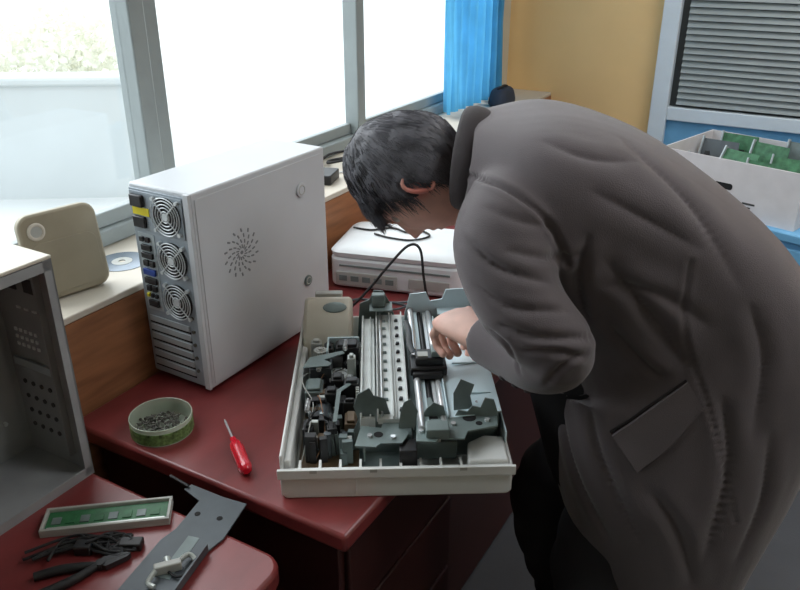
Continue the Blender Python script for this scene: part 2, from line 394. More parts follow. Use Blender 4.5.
# ------------------------------------------------------------------ opened printer
prz = RAD(2)
pr = thing('printer', 'opened white printer with its cover off and mechanism exposed, on the desk corner', 'printer', (-.200,1.05,.75), prz)
PX, PY = .39, .55
tray = MB()
tray.prism(rrect(0,PX,0,PY,.012), 0, .012)
tray.box(0,PX,0,.006,.005,.060).box(0,.006,.004,PY-.004,.005,.085).box(PX-.006,PX,.004,PY-.004,.005,.062).box(.004,PX-.004,PY-.006,PY,.005,.07)
tray.box(.006,.018,.01,.44,.012,.07)
tray.build('base_tray', M['printer'], pr, .003)
MB().box(-.004,PX+.004,-.006,.0,.044,.062).box(.125,.128,-.002,.0,.006,.044).build('front_lip', M['printer'], pr, .002)
MB().prism([(.315,.006),(.384,.006),(.384,.075),(.35,.08),(.32,.06)], .012, .066).build('corner_block', M['printer'], pr, .004)
for k in range(9): MB().box(.03+k*.034,.034+k*.034,.0061,.028,.012,.058).build('rib', M['printer'], pr)
for x in (.05,.15,.30): MB().box(x,x+.012,-.0068,-.006,.056,.062).build('notch', M['printer2'], pr)
hs = MB(); hp = [(.395,.02),(.54,.02),(.54,.120),(.50,.142),(.44,.120),(.40,.066)]
hs.loft([[(.008,y,z) for y,z in hp], [(.112,y,z) for y,z in hp]])
h = hs.build('housing', M['housing'], pr, .008)
Mh = T(.075,.468,.1315) @ Matrix.Rotation(RAD(20),4,'X')
MB().ell((0,0,0),.026,.016,.004,16,Mh).build('recess', M['gun'], h)
MB().box(.03,.09,.515,.535,.132,.142).build('latch', M['printer2'], h, .002)
# centre platen with rollers
MB().box(.165,.220,.09,.50,.085,.096).box(.163,.166,.09,.50,.09,.108).box(.191,.194,.09,.50,.096,.102).box(.197,.199,.09,.50,.096,.1).box(.217,.220,.09,.50,.096,.104).build('platen', M['plate'], pr, .001)
for k in range(11):
    y = .115+k*.035
    MB().cyl((.177,y,.0975),(.184,y,.0975),.0035,10).build('roller', M['gun'], pr)
    MB().prism([(.203,y-.004),(.211,y-.002),(.211,y+.004),(.205,y+.005)],.096,.1015).build('pinch_tab', M['chip'], pr, .001)
MB().cyl((.172,.095,.1),(.172,.495,.1),.003,12).build('thin_rod', M['rod'], pr)
MB().box(.133,.160,.10,.49,.07,.092).box(.133,.137,.10,.49,.092,.100).box(.150,.153,.10,.49,.092,.097).build('side_rail', M['plate'], pr, .001)
MB().box(.226,.302,.06,.51,.03,.066).build('carriage_bed', M['gun'], pr, .002)
for x,z in ((.240,.098),(.280,.092)):
    MB().cyl((x,.055,z),(x,.515,z),.0066,16).build('guide_rod', M['rod'], pr)
MB().cyl((.260,.055,.09),(.260,.515,.09),.004,14).build('roller_rod', M['chip'], pr)
MB().box(.246,.254,.06,.51,.066,.096).build('encoder_rail', M['bluegrey'], pr)
MB().box(.267,.273,.06,.51,.066,.095).build('encoder_rail', M['wire'], pr)
cg = MB().box(.228,.298,.225,.280,.100,.118).box(.238,.292,.234,.274,.118,.134).box(.232,.29,.214,.225,.098,.112)
c_ = cg.build('carriage', M['black'], pr, .003)
MB().box(.242,.262,.240,.258,.134,.136).build('carriage_mark', M['printer2'], c_)
MB().box(.268,.288,.238,.270,.134,.146).build('carriage_latch', M['gun'], c_, .002)
MB().tube([(.236,.275,.125),(.230,.32,.122),(.232,.38,.118),(.228,.44,.11)],.006,8,sub=5,flat=.25).build('flex_cable', M['chip'], c_)
sheet = MB(); sheet.prism([(-.050,.09),(.046,.10),(.046,.47),(-.050,.48)],0,.003, T(.338,0,.096) @ Matrix.Rotation(RAD(-4),4,'Y')).box(.287,.290,.09,.48,.066,.102)
s_ = sheet.build('paper_guide', M['bluegrey'], pr, .001)
for k in range(3): MB().box(.312,.372,.16+k*.11,.163+k*.11,.0995,.103).build('guide_rib', M['bluegrey'], s_)
# front sheet metal brackets
pl = [(.120,.012),(.225,.012),(.225,.062),(.234,.085),(.222,.112),(.210,.118),(.205,.092),(.190,.088),(.184,.104),(.178,.128),(.158,.134),(.150,.150),(.130,.138),(.122,.112),(.130,.085),(.120,.06)]
MB().prism(pl, -.108, -.105, XZ).box(.131,.223,.04,.108,.012,.015).box(.178,.223,.062,.108,.078,.081).build('front_bracket', M['gun'], pr, .0006)
pl2 = [(.228,.012),(.376,.012),(.378,.095),(.368,.128),(.352,.132),(.345,.112),(.330,.116),(.322,.104),(.306,.108),(.298,.090),(.286,.094),(.280,.116),(.262,.124),(.250,.112),(.240,.092),(.229,.096)]
MB().prism(pl2, -.098, -.095, XZ).build('front_bracket', M['gun'], pr, .0006)
MB().prism([(.228,.024),(.262,.020),(.268,.032),(.310,.028),(.318,.05),(.372,.065),(.376,.110),(.362,.114),(.362,.150),(.31,.158),(.30,.112),(.27,.112),(.262,.160),(.236,.146)], .092, .0955).build('bracket_shelf', M['gun'], pr, .0006)
MB().prism([(.125,.024),(.160,.020),(.168,.030),(.205,.030),(.218,.060),(.205,.090),(.175,.095),(.170,.075),(.135,.082)],.085,.088).box(.139,.142,.03,.075,.05,.086).build('bracket_shelf', M['gun'], pr)
MB().prism([(.0,.0),(.028,.0),(.034,.03),(.022,.052),(.010,.046),(.004,.03)],0,.003,T(.20,.075,.088) @ Matrix.Rotation(RAD(75),4,'X')).build('tab_plate', M['gun'], pr)
MB().prism([(.0,.0),(.035,.0),(.030,.025),(.038,.045),(.014,.055),(.0,.03)],0,.003,T(.30,.115,.095) @ Matrix.Rotation(RAD(60),4,'X')).build('tab_plate', M['gun'], pr)
MB().box(.20,.23,.015,.05,.03,.082).build('latch_block', M['black'], pr, .002)
MB().box(.245,.285,.03,.06,.0955,.112).box(.255,.275,.06,.075,.0955,.105).build('latch_block', M['gun'], pr, .002)
for x,y,z in ((.15,.05,.088),(.19,.045,.088),(.238,.05,.0955),(.295,.07,.0955),(.355,.08,.0955),(.345,.135,.0955)):
    MB().cyl((x,y,z),(x,y,z+.004),.0045,10).build('screw', M['rod'], pr)
for x,y,r_ in ((.165,.055,.008),(.262,.09,.008),(.325,.09,.012),(.34,.072,.006)):
    z = .088 if x < .2 else .0955
    MB().cyl((x,y,z),(x,y,z+.0006),r_,20).build('hole', M['dark'], pr)
# back brackets
pb = [(.12,.012),(.20,.012),(.205,.09),(.196,.12),(.18,.150),(.160,.152),(.15,.13),(.128,.12)]
MB().prism(pb, -.512, -.508, XZ).box(.15,.20,.470,.512,.118,.121).build('rear_bracket', M['gun'], pr, .0006)
MB().box(.155,.185,.485,.505,.121,.150).build('sensor_block', M['gun'], pr, .003)
pb2 = [(.23,.012),(.378,.012),(.380,.11),(.366,.150),(.320,.148),(.312,.125),(.285,.120),(.276,.142),(.24,.138),(.228,.09)]
MB().prism(pb2, -.520, -.516, XZ).box(.30,.372,.485,.520,.101,.104).build('rear_bracket', M['bluegrey'], pr, .0006)
MB().box(.385,.388,.06,.50,.06,.085).build('side_flange', M['bluegrey'], pr, .001)
# gears, motor, boards in the left bay
def gear(x, y, z, r, n, m, hgt=.008, ax='Z'):
    poly = []
    for k in range(n):
        for q, rr in ((0,.88),(.25,.88),(.4,1),(.75,1),(.9,.88)):
            t = 2*PI*(k+q)/n; poly.append((r*rr*math.cos(t), r*rr*math.sin(t)))
    Mx = T(x,y,z) @ (Matrix.Rotation(RAD(90),4,'Y') if ax == 'X' else Matrix.Rotation(RAD(90),4,'X') if ax == 'Y' else Matrix())
    g = MB().prism(poly, 0, hgt, Mx).lathe([(.3*r,hgt),(.3*r,hgt+.004),(.12*r,hgt+.004)],16,(0,0,0),Mx).build('gear', m, pr)
    MB().lathe([(r*.62,hgt),(r*.62,hgt+.0012),(r*.56,hgt+.0012),(r*.56,hgt)],24,(0,0,0),Mx,True).build('gear_rim', M['printer2'], g)
gear(.09,.30,.055,.026,24,M['white']); gear(.112,.335,.062,.016,16,M['black']); gear(.110,.27,.058,.018,18,M['printer2'])
gear(.124,.20,.07,.022,22,M['printer2'],.006,'X'); gear(.124,.38,.07,.02,20,M['white'],.007,'X'); gear(.05,.34,.09,.014,16,M['printer2'])
MB().cyl((.045,.35,.055),(.095,.35,.055),.023,24).cyl((.095,.35,.055),(.108,.35,.055),.008,12).build('motor', M['black'], pr, .001)
MB().cyl((.06,.15,.045),(.06,.20,.045),.021,24).build('motor', M['gun2'], pr, .001)
b_ = MB().box(.024,.13,.055,.30,.018,.021).build('circuit_board', M['pcbbrown'], pr)
rnd = random.Random(4)
for k in range(90):
    x = rnd.uniform(.030,.112); y = rnd.uniform(.06,.285); a_ = rnd.uniform(.004,.010); c2 = rnd.uniform(.004,.010); hh = rnd.uniform(.012,.055)
    if k%7 == 0: MB().cyl((x+.005,y+.005,.021),(x+.005,y+.005,.021+hh),rnd.uniform(.004,.007),14).build('component', M[rnd.choice(['chip','steel','gun2','pcbbrown'])], b_, .0008)
    else:
        Mx = T(x+.005,y+.005,.021) @ Matrix.Rotation(rnd.uniform(-.25,.25),4,'Z')
        MB().box(-a_,a_,-c2,c2,0,hh,Mx).build('component', M[rnd.choice(['chip','black','printer2','gun','chip','gun','pcbbrown','black','gun2','solder'])], b_, .0008)
for x0,x1,y0,y1,z0,z1,mn in ((.03,.075,.285,.325,.02,.085,'gun2'),(.08,.128,.35,.385,.02,.095,'black'),(.026,.06,.215,.262,.02,.075,'gun'),(.10,.130,.225,.25,.02,.085,'black'),(.075,.10,.235,.262,.03,.088,'black'),(.028,.05,.370,.390,.02,.095,'printer2'),(.104,.127,.125,.165,.02,.062,'pcbbrown'),(.105,.122,.30,.32,.03,.098,'solder'),(.055,.075,.355,.385,.02,.09,'chip'),(.065,.09,.20,.225,.02,.08,'chip'),(.10,.125,.175,.19,.02,.075,'black'),(.03,.05,.10,.13,.02,.07,'black')):
    MB().box(x0,x1,y0,y1,z0,z1).box(x0+.004,x1-.004,y0+.004,y1-.004,z1,z1+.006).build('mount_block', M[mn], pr, .002)
MB().box(.062,.128,.387,.392,.02,.10).box(.062,.066,.33,.387,.07,.10).build('frame_wall', M['bluegrey'], pr, .001)
MB().prism([(.02,.27),(.07,.275),(.075,.285),(.06,.30),(.10,.325),(.095,.335),(.03,.31)], .096, .098).build('lever', M['gun'], pr)
MB().prism([(.085,.10),(.092,.10),(.096,.20),(.115,.225),(.11,.232),(.088,.205)], .084, .086).build('lever', M['gun'], pr)
for x,y,z,L_ in ((.05,.27,.09,.045),(.10,.335,.10,.04),(.035,.15,.075,.04)):
    n__ = 90
    MB().tube([(x+.0042*math.cos(2*PI*9*q/n__), y+L_*q/n__, z+.0042*math.sin(2*PI*9*q/n__)) for q in range(n__+1)], .0008, 5).build('spring', M['rod'], pr)
for k,mn in enumerate(('printer2','black','copper','black','gun','black')):
    r2 = random.Random(20+k); pts = [(.03+.012*k,.06+.004*k,.03)]
    for q in range(5): pts.append((.03+.011*k+r2.uniform(-.010,.016), .09+.045*q+r2.uniform(-.012,.012), .05+r2.uniform(0,.035)))
    pts.append((.06+.008*k,.33,.06))
    MB().tube(pts, .0011, 6, sub=5).build('wire', M[mn], pr)

# ------------------------------------------------------------------ white device behind
wd = thing('desktop_printer', 'low white flat office device with slotted front behind the opened printer', 'printer', (-.19,1.92,.75), RAD(-15))
DW = .36
MB().prism(rrect(0,DW,0,.24,.03), .004, .088).build('body', M['white'], wd, .008)
MB().loft([[(x,y,.090) for x,y in rrect(.002,DW-.002,.002,.238,.03)],[(x,y,.102) for x,y in rrect(.0,DW,.0,.240,.03)],[(x,y,.110) for x,y in rrect(.010,DW-.010,.010,.230,.03)],[(x,y,.115) for x,y in rrect(.03,DW-.03,.03,.21,.03)]]).build('lid', M['white'], wd)
MB().box(.02,.19,-.004,.0,.012,.050).build('front_tray', M['printer2'], wd, .002)
for k in range(5): MB().box(.03+.032*k,.052+.032*k,-.0055,-.004,.025,.040).build('slot', M['gun'], wd)
MB().box(.03,DW-.03,-.002,.0,.064,.069).build('slot', M['gun'], wd)
MB().box(.22,.33,-.003,.0,.02,.048).build('front_panel', M['printer2'], wd, .002)
for fx in (.03,DW-.03):
    for fy in (.03,.21): MB().cyl((fx,fy,0),(fx,fy,.004),.01,12).build('foot', M['rubber'], wd)
def cable(pts, r, mn, label):
    tag(MB().tube(pts, r, 8, sub=6).build('cable', M[mn]), label, 'cable')
cable([(-.175,1.75,.756),(-.13,1.77,.757),(-.08,1.79,.80),(-.03,1.80,.86),(.02,1.80,.915),(.05,1.80,.905),(.06,1.79,.83),(.075,1.78,.77),(.12,1.75,.757),(.16,1.73,.756)], .0035, 'rubber', 'black cable looping up in front of the low white device')
cable([(-.13,2.06,.8685),(-.08,2.04,.8685),(-.02,2.055,.8685),(.02,2.02,.8685),(.06,2.03,.8685),(.08,1.99,.8685),(.03,1.96,.8685),(-.03,1.98,.8685),(-.07,2.01,.8685)], .0028, 'rubber', 'thin dark cable lying on top of the low white device')
cable([(-.16,1.79,.755),(-.11,1.83,.755),(-.05,1.815,.755),(0,1.805,.757),(.04,1.79,.766),(-.01,1.765,.757),(-.06,1.775,.755),(-.02,1.79,.764),(.05,1.765,.755)], .003, 'gun2', 'grey cable coiled on the desk in front of the low white device')

# ------------------------------------------------------------------ things on the sill
bp_ = thing('plastic_board', 'beige board with rounded corners and a ring hole, leaning upright on the sill', 'board', (-.655,1.425,.962), RAD(47))
lean = Matrix.Rotation(RAD(-9),4,'X')
pp = MB(); pp.prism(rrect(-.078,.078,0,.172,.026), -.011, .011, lean @ XZ); pp.build('plate', M['beige'], bp_, .005)
pp = MB(); pp.ring((0,0,0),(0,0,1),.014,.0035,28,8, lean @ T(-.046,-.0115,.138) @ XZ); pp.build('hole_rim', M['sill'], bp_)
pp = MB(); pp.cyl((0,0,0),(0,0,.0012),.0125,24, Mx=lean @ T(-.046,-.0112,.138) @ XZ); pp.build('hole', M['printer2'], bp_)
pp = MB(); pp.prism(rrect(-.066,.066,.012,.115,.02), .0108, .0125, lean @ XZ); pp.build('raised_field', M['beige'], bp_, .001)
cdo = thing('compact_disc', 'grey compact disc lying on the window sill between beige board and tower', 'disc', R(1.07,-1.325,.9601))
MB().lathe([(.0075,0),(.056,0),(.056,.0012),(.0075,.0012)],48,closed=True).build('disc', M['disc'], cdo)
MB().lathe([(.0075,.0012),(.022,.0012),(.022,.0018),(.0075,.0018)],32,closed=True).build('hub_ring', M['printer2'], cdo)
ad = thing('power_adapter', 'small black power adapter on the sill behind the white tower', 'adapter', R(1.80,-1.29,.9601), RZ+.3)
MB().prism(rrect(-.03,.03,-.045,.045,.008),0,.028).build('body', M['black'], ad, .003)
MB().tube([(0,-.045,.015),(0,-.09,.006),(.03,-.14,.005),(.04,-.2,.005)],.003,8,sub=5).build('cord', M['rubber'], ad)
def sillpath(P): return [tuple(R(s_, w_, z_)) for s_, w_, z_ in P]
cable(sillpath([(1.88,-1.30,.964),(1.92,-1.27,.964),(1.98,-1.26,.968),(2.02,-1.30,.966),(1.99,-1.295,.978),(1.94,-1.25,.968),(1.99,-1.225,.964),(2.07,-1.24,.964)]), .003, 'white', 'white cable curled on the sill beyond the black adapter')
cable(sillpath([(1.87,-1.345,.964),(1.90,-1.385,.970),(1.97,-1.395,.985),(2.03,-1.35,.990),(1.98,-1.32,.982),(1.92,-1.36,.975),(1.98,-1.39,.966),(2.08,-1.34,.966),(2.16,-1.30,.964),(2.20,-1.27,.964)]), .004, 'rubber', 'black cable strung along the sill toward the man\'s head')
bg = thing('bag', 'low dark navy soft bag on the sill in front of the blue curtain', 'bag', R(3.08,-1.285,.9601), RZ)
mb = MB(); prof = []
for k in range(9):
    t = k/8; q = (1-abs(2*t-1)**4)**.5 if 0 < t < 1 else .25
    prof.append([( .044*(q*.35+.65)*(abs(math.cos(p))**.7)*(1 if math.cos(p)>0 else -1)*(1.06-.25*t), .085*(q*.3+.7)*(abs(math.sin(p))**.7)*(1 if math.sin(p)>0 else -1)*(1.05-.3*t), .07*t) for p in [2*PI*j/24 for j in range(24)]])
mb.loft(prof).build('body', M['bag'], bg, .006)
MB().tube([(0,-.05,.069),(.004,-.02,.075),(-.004,.02,.075),(0,.05,.069)],.005,8,sub=4).build('handle', M['rubber'], bg)

# curtain
ct = thing('curtain', 'bright blue gathered curtain hanging at the far end of the window', 'curtain', R(2.98,-1.37,0), RZ)
mb = MB(); N_ = 140; rows = 14; grid = []
for r_ in range(rows+1):
    z = .975+(2.46-.975)*r_/rows; row = []
    for i in range(N_+1):
        t = i/N_; y = -.27+.54*t + .01*math.sin(7*t+2*z)
        x = .022*math.sin(t*2*PI*8+.5*math.sin(3*z))+.008*math.sin(t*2*PI*17+z)
        row.append((x,y,z))
    grid.append(mb._v(row))
for r_ in range(rows):
    for i in range(N_): mb._f([grid[r_][i],grid[r_][i+1],grid[r_+1][i+1],grid[r_+1][i]])
mb.build('cloth', M['curtain'], ct, ang=80)
MB().cyl((0,-.42,2.47),(0,.42,2.47),.011,12).build('rod', M['wire'], ct)

# ------------------------------------------------------------------ blue cabinet and carton
bxr = RAD(-46)
cb = thing('cabinet', 'blue painted low cabinet under the carton of circuit boards', 'cabinet', (1.27,2.58,0), bxr)
MB().box(-.42,.42,-.27,.27,.06,.75).build('body', M['bluepaint'], cb, .004)
MB().box(-.44,.44,-.29,.29,.75,.78).build('top', M['bluepaint'], cb, .005)
for x0,x1 in ((-.41,-.005),(.005,.41)):
    d_ = MB().box(x0,x1,-.285,-.27,.09,.73).build('door', M['bluepaint'], cb, .003)
    hx_ = x1-.04 if x0 < -.1 else x0+.04
    MB().cyl((hx_,-.305,.45),(hx_,-.285,.45),.01,14).build('knob', M['steel'], d_)
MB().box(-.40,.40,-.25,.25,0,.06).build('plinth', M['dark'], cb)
bxo = Vector((.885,2.60,.7801))
bx = thing('carton', 'open white cardboard carton with a dark slot, on the blue cabinet behind the man', 'box', bxo, bxr)
bw, bd, bh, th = .47, .37, .180, .005
w_ = MB().box(0,bw,0,th,0,bh).box(0,bw,bd-th,bd,0,bh).box(0,th,th,bd-th,0,bh).box(bw-th,bw,th,bd-th,0,bh).box(th,bw-th,th,bd-th,0,th)
w_.build('carton_body', M['card'], bx)
MB().prism(rrect(.20,.26,.085,.105,.008), .0, .001, XZ).build('slot', M['dark'], bx)
MB().box(.11,.122,-.001,.0,.125,.138).build('mark', M['mark'], bx)
MB().box(.30,.34,-.001,.0,.05,.056).build('mark', M['mark'], bx)
MB().box(.30,.328,-.001,.0,.038,.043).build('mark', M['mark'], bx)
bX = Vector((math.cos(bxr), math.sin(bxr), 0)); bY = Vector((-math.sin(bxr), math.cos(bxr), 0))
boards = [(.10,.055,.150,-6,56,'pcb2','green circuit board lying tilted at the near left inside the carton'),
          (.34,.045,.165,4,72,'pcb2','green circuit board standing at the near right inside the carton'),
          (.19,.115,.175,-9,58,'pcb2','green circuit board with chips in the middle of the carton'),
          (.38,.140,.172,9,62,'pcb2','green circuit board in the far right of the carton'),
          (.11,.195,.175,7,66,'gun2','dark grey metal card at the far left inside the carton'),
          (.27,.205,.185,-6,72,'pcb2','green circuit board standing behind the middle one in the carton'),
          (.15,.27,.185,5,76,'pcb2','green circuit board at the very back of the carton'),
          (.37,.27,.190,-4,78,'gun','grey metal card standing in the far right back corner of the carton')]
for (x,y,z,rzd,tilt,mn,lab) in boards:
    c0 = bxo+bX*x+bY*y+Vector((0,0,.012))
    t = thing('circuit_board', lab, 'circuit board', c0, bxr+RAD(rzd), 'cards in the carton')
    Mx = Matrix.Rotation(RAD(tilt-90),4,'X') @ XZ
    MB().prism([(-.075,0),(.075,0),(.075,z*.8),(.05,z*.8),(.045,z),(-.075,z)],-.001,.001,Mx).build('board', M[mn], t)
    rr_ = random.Random(int(x*1000))
    for k in range(12):
        ax_, az_ = rr_.uniform(-.065,.045), rr_.uniform(.02,z*.8-.02)
        MB().box(ax_,ax_+rr_.uniform(.008,.025),az_,az_+rr_.uniform(.006,.018),.001,rr_.uniform(.004,.010),Mx).build('chip', M[rr_.choice(['chip','chip','solder','printer2','gun'])], t)
    MB().box(-.08,-.075,-.0,z+.006,-.004,.012,Mx).build('mounting_plate', M['steel'], t)

# ------------------------------------------------------------------ small things on the desks
ds = thing('parts_dish', 'round clear dish with a green patterned band, full of screws, on the desk', 'dish', (-.456,1.25,.75))
MB().lathe([(.0555,.0005),(.0578,.002),(.0580,.036),(.0568,.036),(.0562,.003),(.0555,.002)],52,closed=True).build('wall', M['clear'], ds)
MB().lathe([(.0582,.004),(.0590,.005),(.0590,.027),(.0582,.028)],52,closed=True).build('band', M['tape'], ds)
MB().lathe([(.0555,.0005),(.0555,.002),(.001,.002),(.001,.0005)],44).build('base', M['clear'], ds)
MB().ring((0,0,.0362),(0,0,1),.0576,.0014,52,8).build('rim', M['clear'], ds)
mb = MB(); rr_ = random.Random(3)
for k in range(140):
    q = rr_.uniform(0,1)**.5*.049; t = rr_.uniform(0,2*PI); c = Vector((-.456+q*math.cos(t),1.25+q*math.sin(t),.7575+rr_.uniform(0,.012)*(1-q/.06)))
    d = Vector((rr_.gauss(0,1),rr_.gauss(0,1),rr_.gauss(0,.25))).normalized()*.0045
    mb.cyl(c-d,c+d,.0014,6); mb.cyl(c+d,c+d*1.4,.0032,8)
so = mb.build('screw_heap', M['screw']); tag(so, 'heap of small metal screws inside the clear green banded dish', 'screws', kind='stuff')
p0 = Vector((-.268,1.108,0)); p1 = Vector((-.311,1.204,0)); dxy = (p1-p0).normalized()
sd = thing('screwdriver', 'small screwdriver with clear red handle lying on the desk', 'screwdriver', (p0.x,p0.y,.75), math.atan2(dxy.y,dxy.x))
mb = MB(); rg = []
for x,r in ((0,.006),(.003,.010),(.012,.0122),(.03,.0115),(.05,.0118),(.07,.0125),(.085,.0115),(.092,.008),(.097,.0062),(.106,.0062),(.107,.004)):
    rg.append([(x, (r*(1 if j%2 else .9))*math.cos(2*PI*j/20), .0125+(r*(1 if j%2 else .9))*math.sin(2*PI*j/20)) for j in range(20)])
mb.loft(rg).build('handle', M['red'], sd)
MB().tube([(.105,0,.0125),(.17,0,.0105),(.178,0,.010)],[.0024,.0024,.0014],10).build('shaft', M['rod'], sd)
# green memory strip in pale tray
gb = thing('memory_strip', 'long green circuit strip in a pale frame on the nearer desk', 'circuit board', (-.475,.998,.75), RAD(9))
MB().box(-.100,.100,-.028,.028,0,.004).box(-.100,.100,-.028,-.023,.004,.014).box(-.100,.100,.023,.028,.004,.014).box(-.100,-.095,-.023,.023,.004,.014).box(.095,.100,-.023,.023,.004,.014).build('frame', M['printer2'], gb, .001)
g_ = MB().box(-.094,.094,-.021,.021,.006,.009).build('board', M['pcb'], gb)
for k in range(8): MB().box(-.086+k*.022,-.072+k*.022,-.010,.006,.009,.0105).build('chip', M['pcb'] if k%2 else M['gun'], g_)
MB().box(-.091,.091,-.020,-.016,.009,.0098).build('contact_row', M['solder'], g_)
# grey bracket plate
gp = thing('metal_bracket', 'grey sheet metal bracket plate lying across the nearer desk', 'bracket', (-.340,.905,.752), RAD(-16))
pol = [(-.052,-.14),(.036,-.14),(.038,.03),(.048,.06),(.046,.145),(.0,.15),(-.068,.165),(-.074,.150),(-.034,.13),(-.036,.06),(-.046,.03)]
MB().prism(pol, 0, .003).build('plate', M['gun2'], gp, .0005)
MB().box(.035,.038,-.14,.03,.003,.016).build('lip', M['gun2'], gp)
MB().box(-.008,.012,-.04,.05,.003,.0036).build('raised_strip', M['gun'], gp)
MB().tube([(-.068,.155,.006),(-.108,.165,.012)],.003,8).build('peg', M['black'], gp)
for x,y in ((-.02,.1),(.02,.1),(-.025,-.09),(.02,-.1)): MB().cyl((x,y,.003),(x,y,.0036),.005,12).build('hole', M['dark'], gp)
cn = thing('connector_clip', 'small pale metal and plastic clip resting on the grey bracket', 'connector', (-.345,.880,.7556), RAD(20))
MB().box(-.02,.02,-.006,.006,0,.016).build('plug', M['printer2'], cn, .002)
MB().box(-.012,.004,.006,.018,0,.010,Matrix.Rotation(.4,4,'Z')).build('plug', M['gun2'], cn, .002)
MB().tube([(-.018,-.006,.012),(-.03,-.02,.006),(-.022,-.03,.004)],.004,8,sub=4).build('hook', M['solder'], cn)
MB().tube([(.018,.004,.012),(.032,.016,.008),(.04,.006,.004)],.004,8,sub=4).build('hook', M['solder'], cn)
MB().tube([(.0,-.006,.004),(.01,-.02,.004),(.025,-.022,.007),(.03,-.012,.004)],.002,8,sub=4).build('hook', M['rubber'], cn)
MB().cyl((0,.006,.006),(0,.02,.006),.006,12).build('stud', M['solder'], cn)
c_ = thing('cable', 'thin black wires tangled beside the green circuit strip', 'cable', (0,0,0))
for q in range(9):
    rr_ = random.Random(60+q)
    MB().tube([(x+rr_.uniform(-.024,.024),y+rr_.uniform(-.016,.010),z+.0003*q+rr_.uniform(0,.008)) for x,y,z in [(-.55,.905,.754),(-.51,.94,.755),(-.475,.935,.760),(-.445,.945,.757),(-.42,.935,.754),(-.44,.92,.754),(-.475,.945,.756)]],.0024,8,sub=6).build('cord', M['rubber'], c_)
MB().box(-.435,-.40,.925,.945,.7505,.764).build('plug', M['chip'], c_, .002)
MB().box(-.50,-.475,.915,.94,.7505,.768).build('plug', M['chip'], c_, .002)
pls = thing('pliers', 'dark pliers lying beside the grey bracket on the nearer desk', 'pliers', (-.455,.888,.75), RAD(28))
for sg in (-1,1):
    MB().tube([(-.085,sg*.020,.008),(-.05,sg*.017,.008),(-.015,sg*.007,.008),(.008,-sg*.004,.008)],[.0065,.0075,.0065,.0055],10,sub=4).build('handle', M['rubber'], pls)
    MB().prism([(0,0),(.012,sg*.011),(.045,sg*.005),(.05,sg*.0005),(.012,0)],.003,.012).build('jaw', M['chip'], pls)
MB().cyl((.006,0,.002),(.006,0,.0135),.007,14).build('pivot', M['chip'], pls)

# ------------------------------------------------------------------ PERSON
PO = Vector((.54,1.30,0)); NZ = noise.noise
CAM = Vector((0,0,1.62)); CT, ST = math.cos(RAD(25)), math.sin(RAD(25))
pe = thing('person', 'man in a taupe jacket bending over the opened printer with both hands in it', 'person', PO)
def frame_rings(spec, n=40, shrink=0):
    C = [Vector(s_[:3]) for s_ in spec]; out = []
    for i, s_ in enumerate(spec):
        t = (C[min(i+1,len(C)-1)]-C[max(i-1,0)]); t.y = 0; t.normalize()
        N = Vector((t.z,0,-t.x)); hw, hb, hf = s_[3]-shrink, s_[4]-shrink, s_[5]-shrink
        ring = []
        for k in range(n):
            p = 2*PI*k/n; c, sn = math.cos(p), math.sin(p)
            c2 = abs(c)**.70*(1 if c > 0 else -1); s2 = abs(sn)**.78*(1 if sn > 0 else -1)
            ring.append(C[i]+Vector((0,1,0))*hw*c2+N*s2*(hb if sn > 0 else hf))
        out.append(ring)
    return out
spec = [(.555,1.30,.33,.220,.12,.14),(.555,1.30,.46,.222,.145,.185),(.565,1.30,.61,.222,.172,.258),(.585,1.30,.71,.22,.175,.305),(.61,1.30,.82,.215,.168,.335),(.61,1.295,.92,.205,.155,.335),
        (.57,1.295,1.02,.198,.143,.315),(.49,1.30,1.105,.200,.131,.285),(.39,1.305,1.175,.205,.130,.235),(.30,1.31,1.215,.210,.132,.18),
        (.225,1.315,1.235,.212,.124,.13),(.17,1.32,1.245,.182,.102,.10),(.112,1.330,1.251,.095,.085,.08)]
sp2 = [tuple(p) for p in spline(spec, 3)]
jb = MB(); jb.loft(frame_rings(sp2))
LS = [(.215,1.215,1.225),(.175,1.165,1.205),(.160,1.125,1.165),(.188,1.080,1.10),(.243,1.050,1.038),(.228,1.085,1.000),(.196,1.15,.978),(.150,1.222,.964)]
LR = [.085,.083,.077,.068,.058,.055,.050,.043]
jb.tube(LS, LR, 24, rnd=False, sub=5)
RS = [(.215,1.43,1.225),(.185,1.475,1.20),(.185,1.52,1.155),(.22,1.56,1.08),(.265,1.58,.99),(.25,1.555,.955),(.225,1.505,.94),(.200,1.45,.925)]
jb.tube(RS, LR, 24, sub=5)
jme = voxelize(jb, .0046, 20)
n_ = len(jme.vertices); co = np.empty(n_*3); jme.vertices.foreach_get('co', co); co = co.reshape(-1,3)
no = np.array([v.normal[:] for v in jme.vertices])
bvh = BVHTree.FromPolygons([Vector(c) for c in co], [tuple(p.vertices) for p in jme.polygons])
def ray(p, d):
    h = bvh.ray_cast(Vector(p), Vector(d).normalized()); return h[0], h[1]
disp = np.array([.004*NZ(Vector(c)*4.0)+.0014*NZ(Vector(c)*11) for c in co])
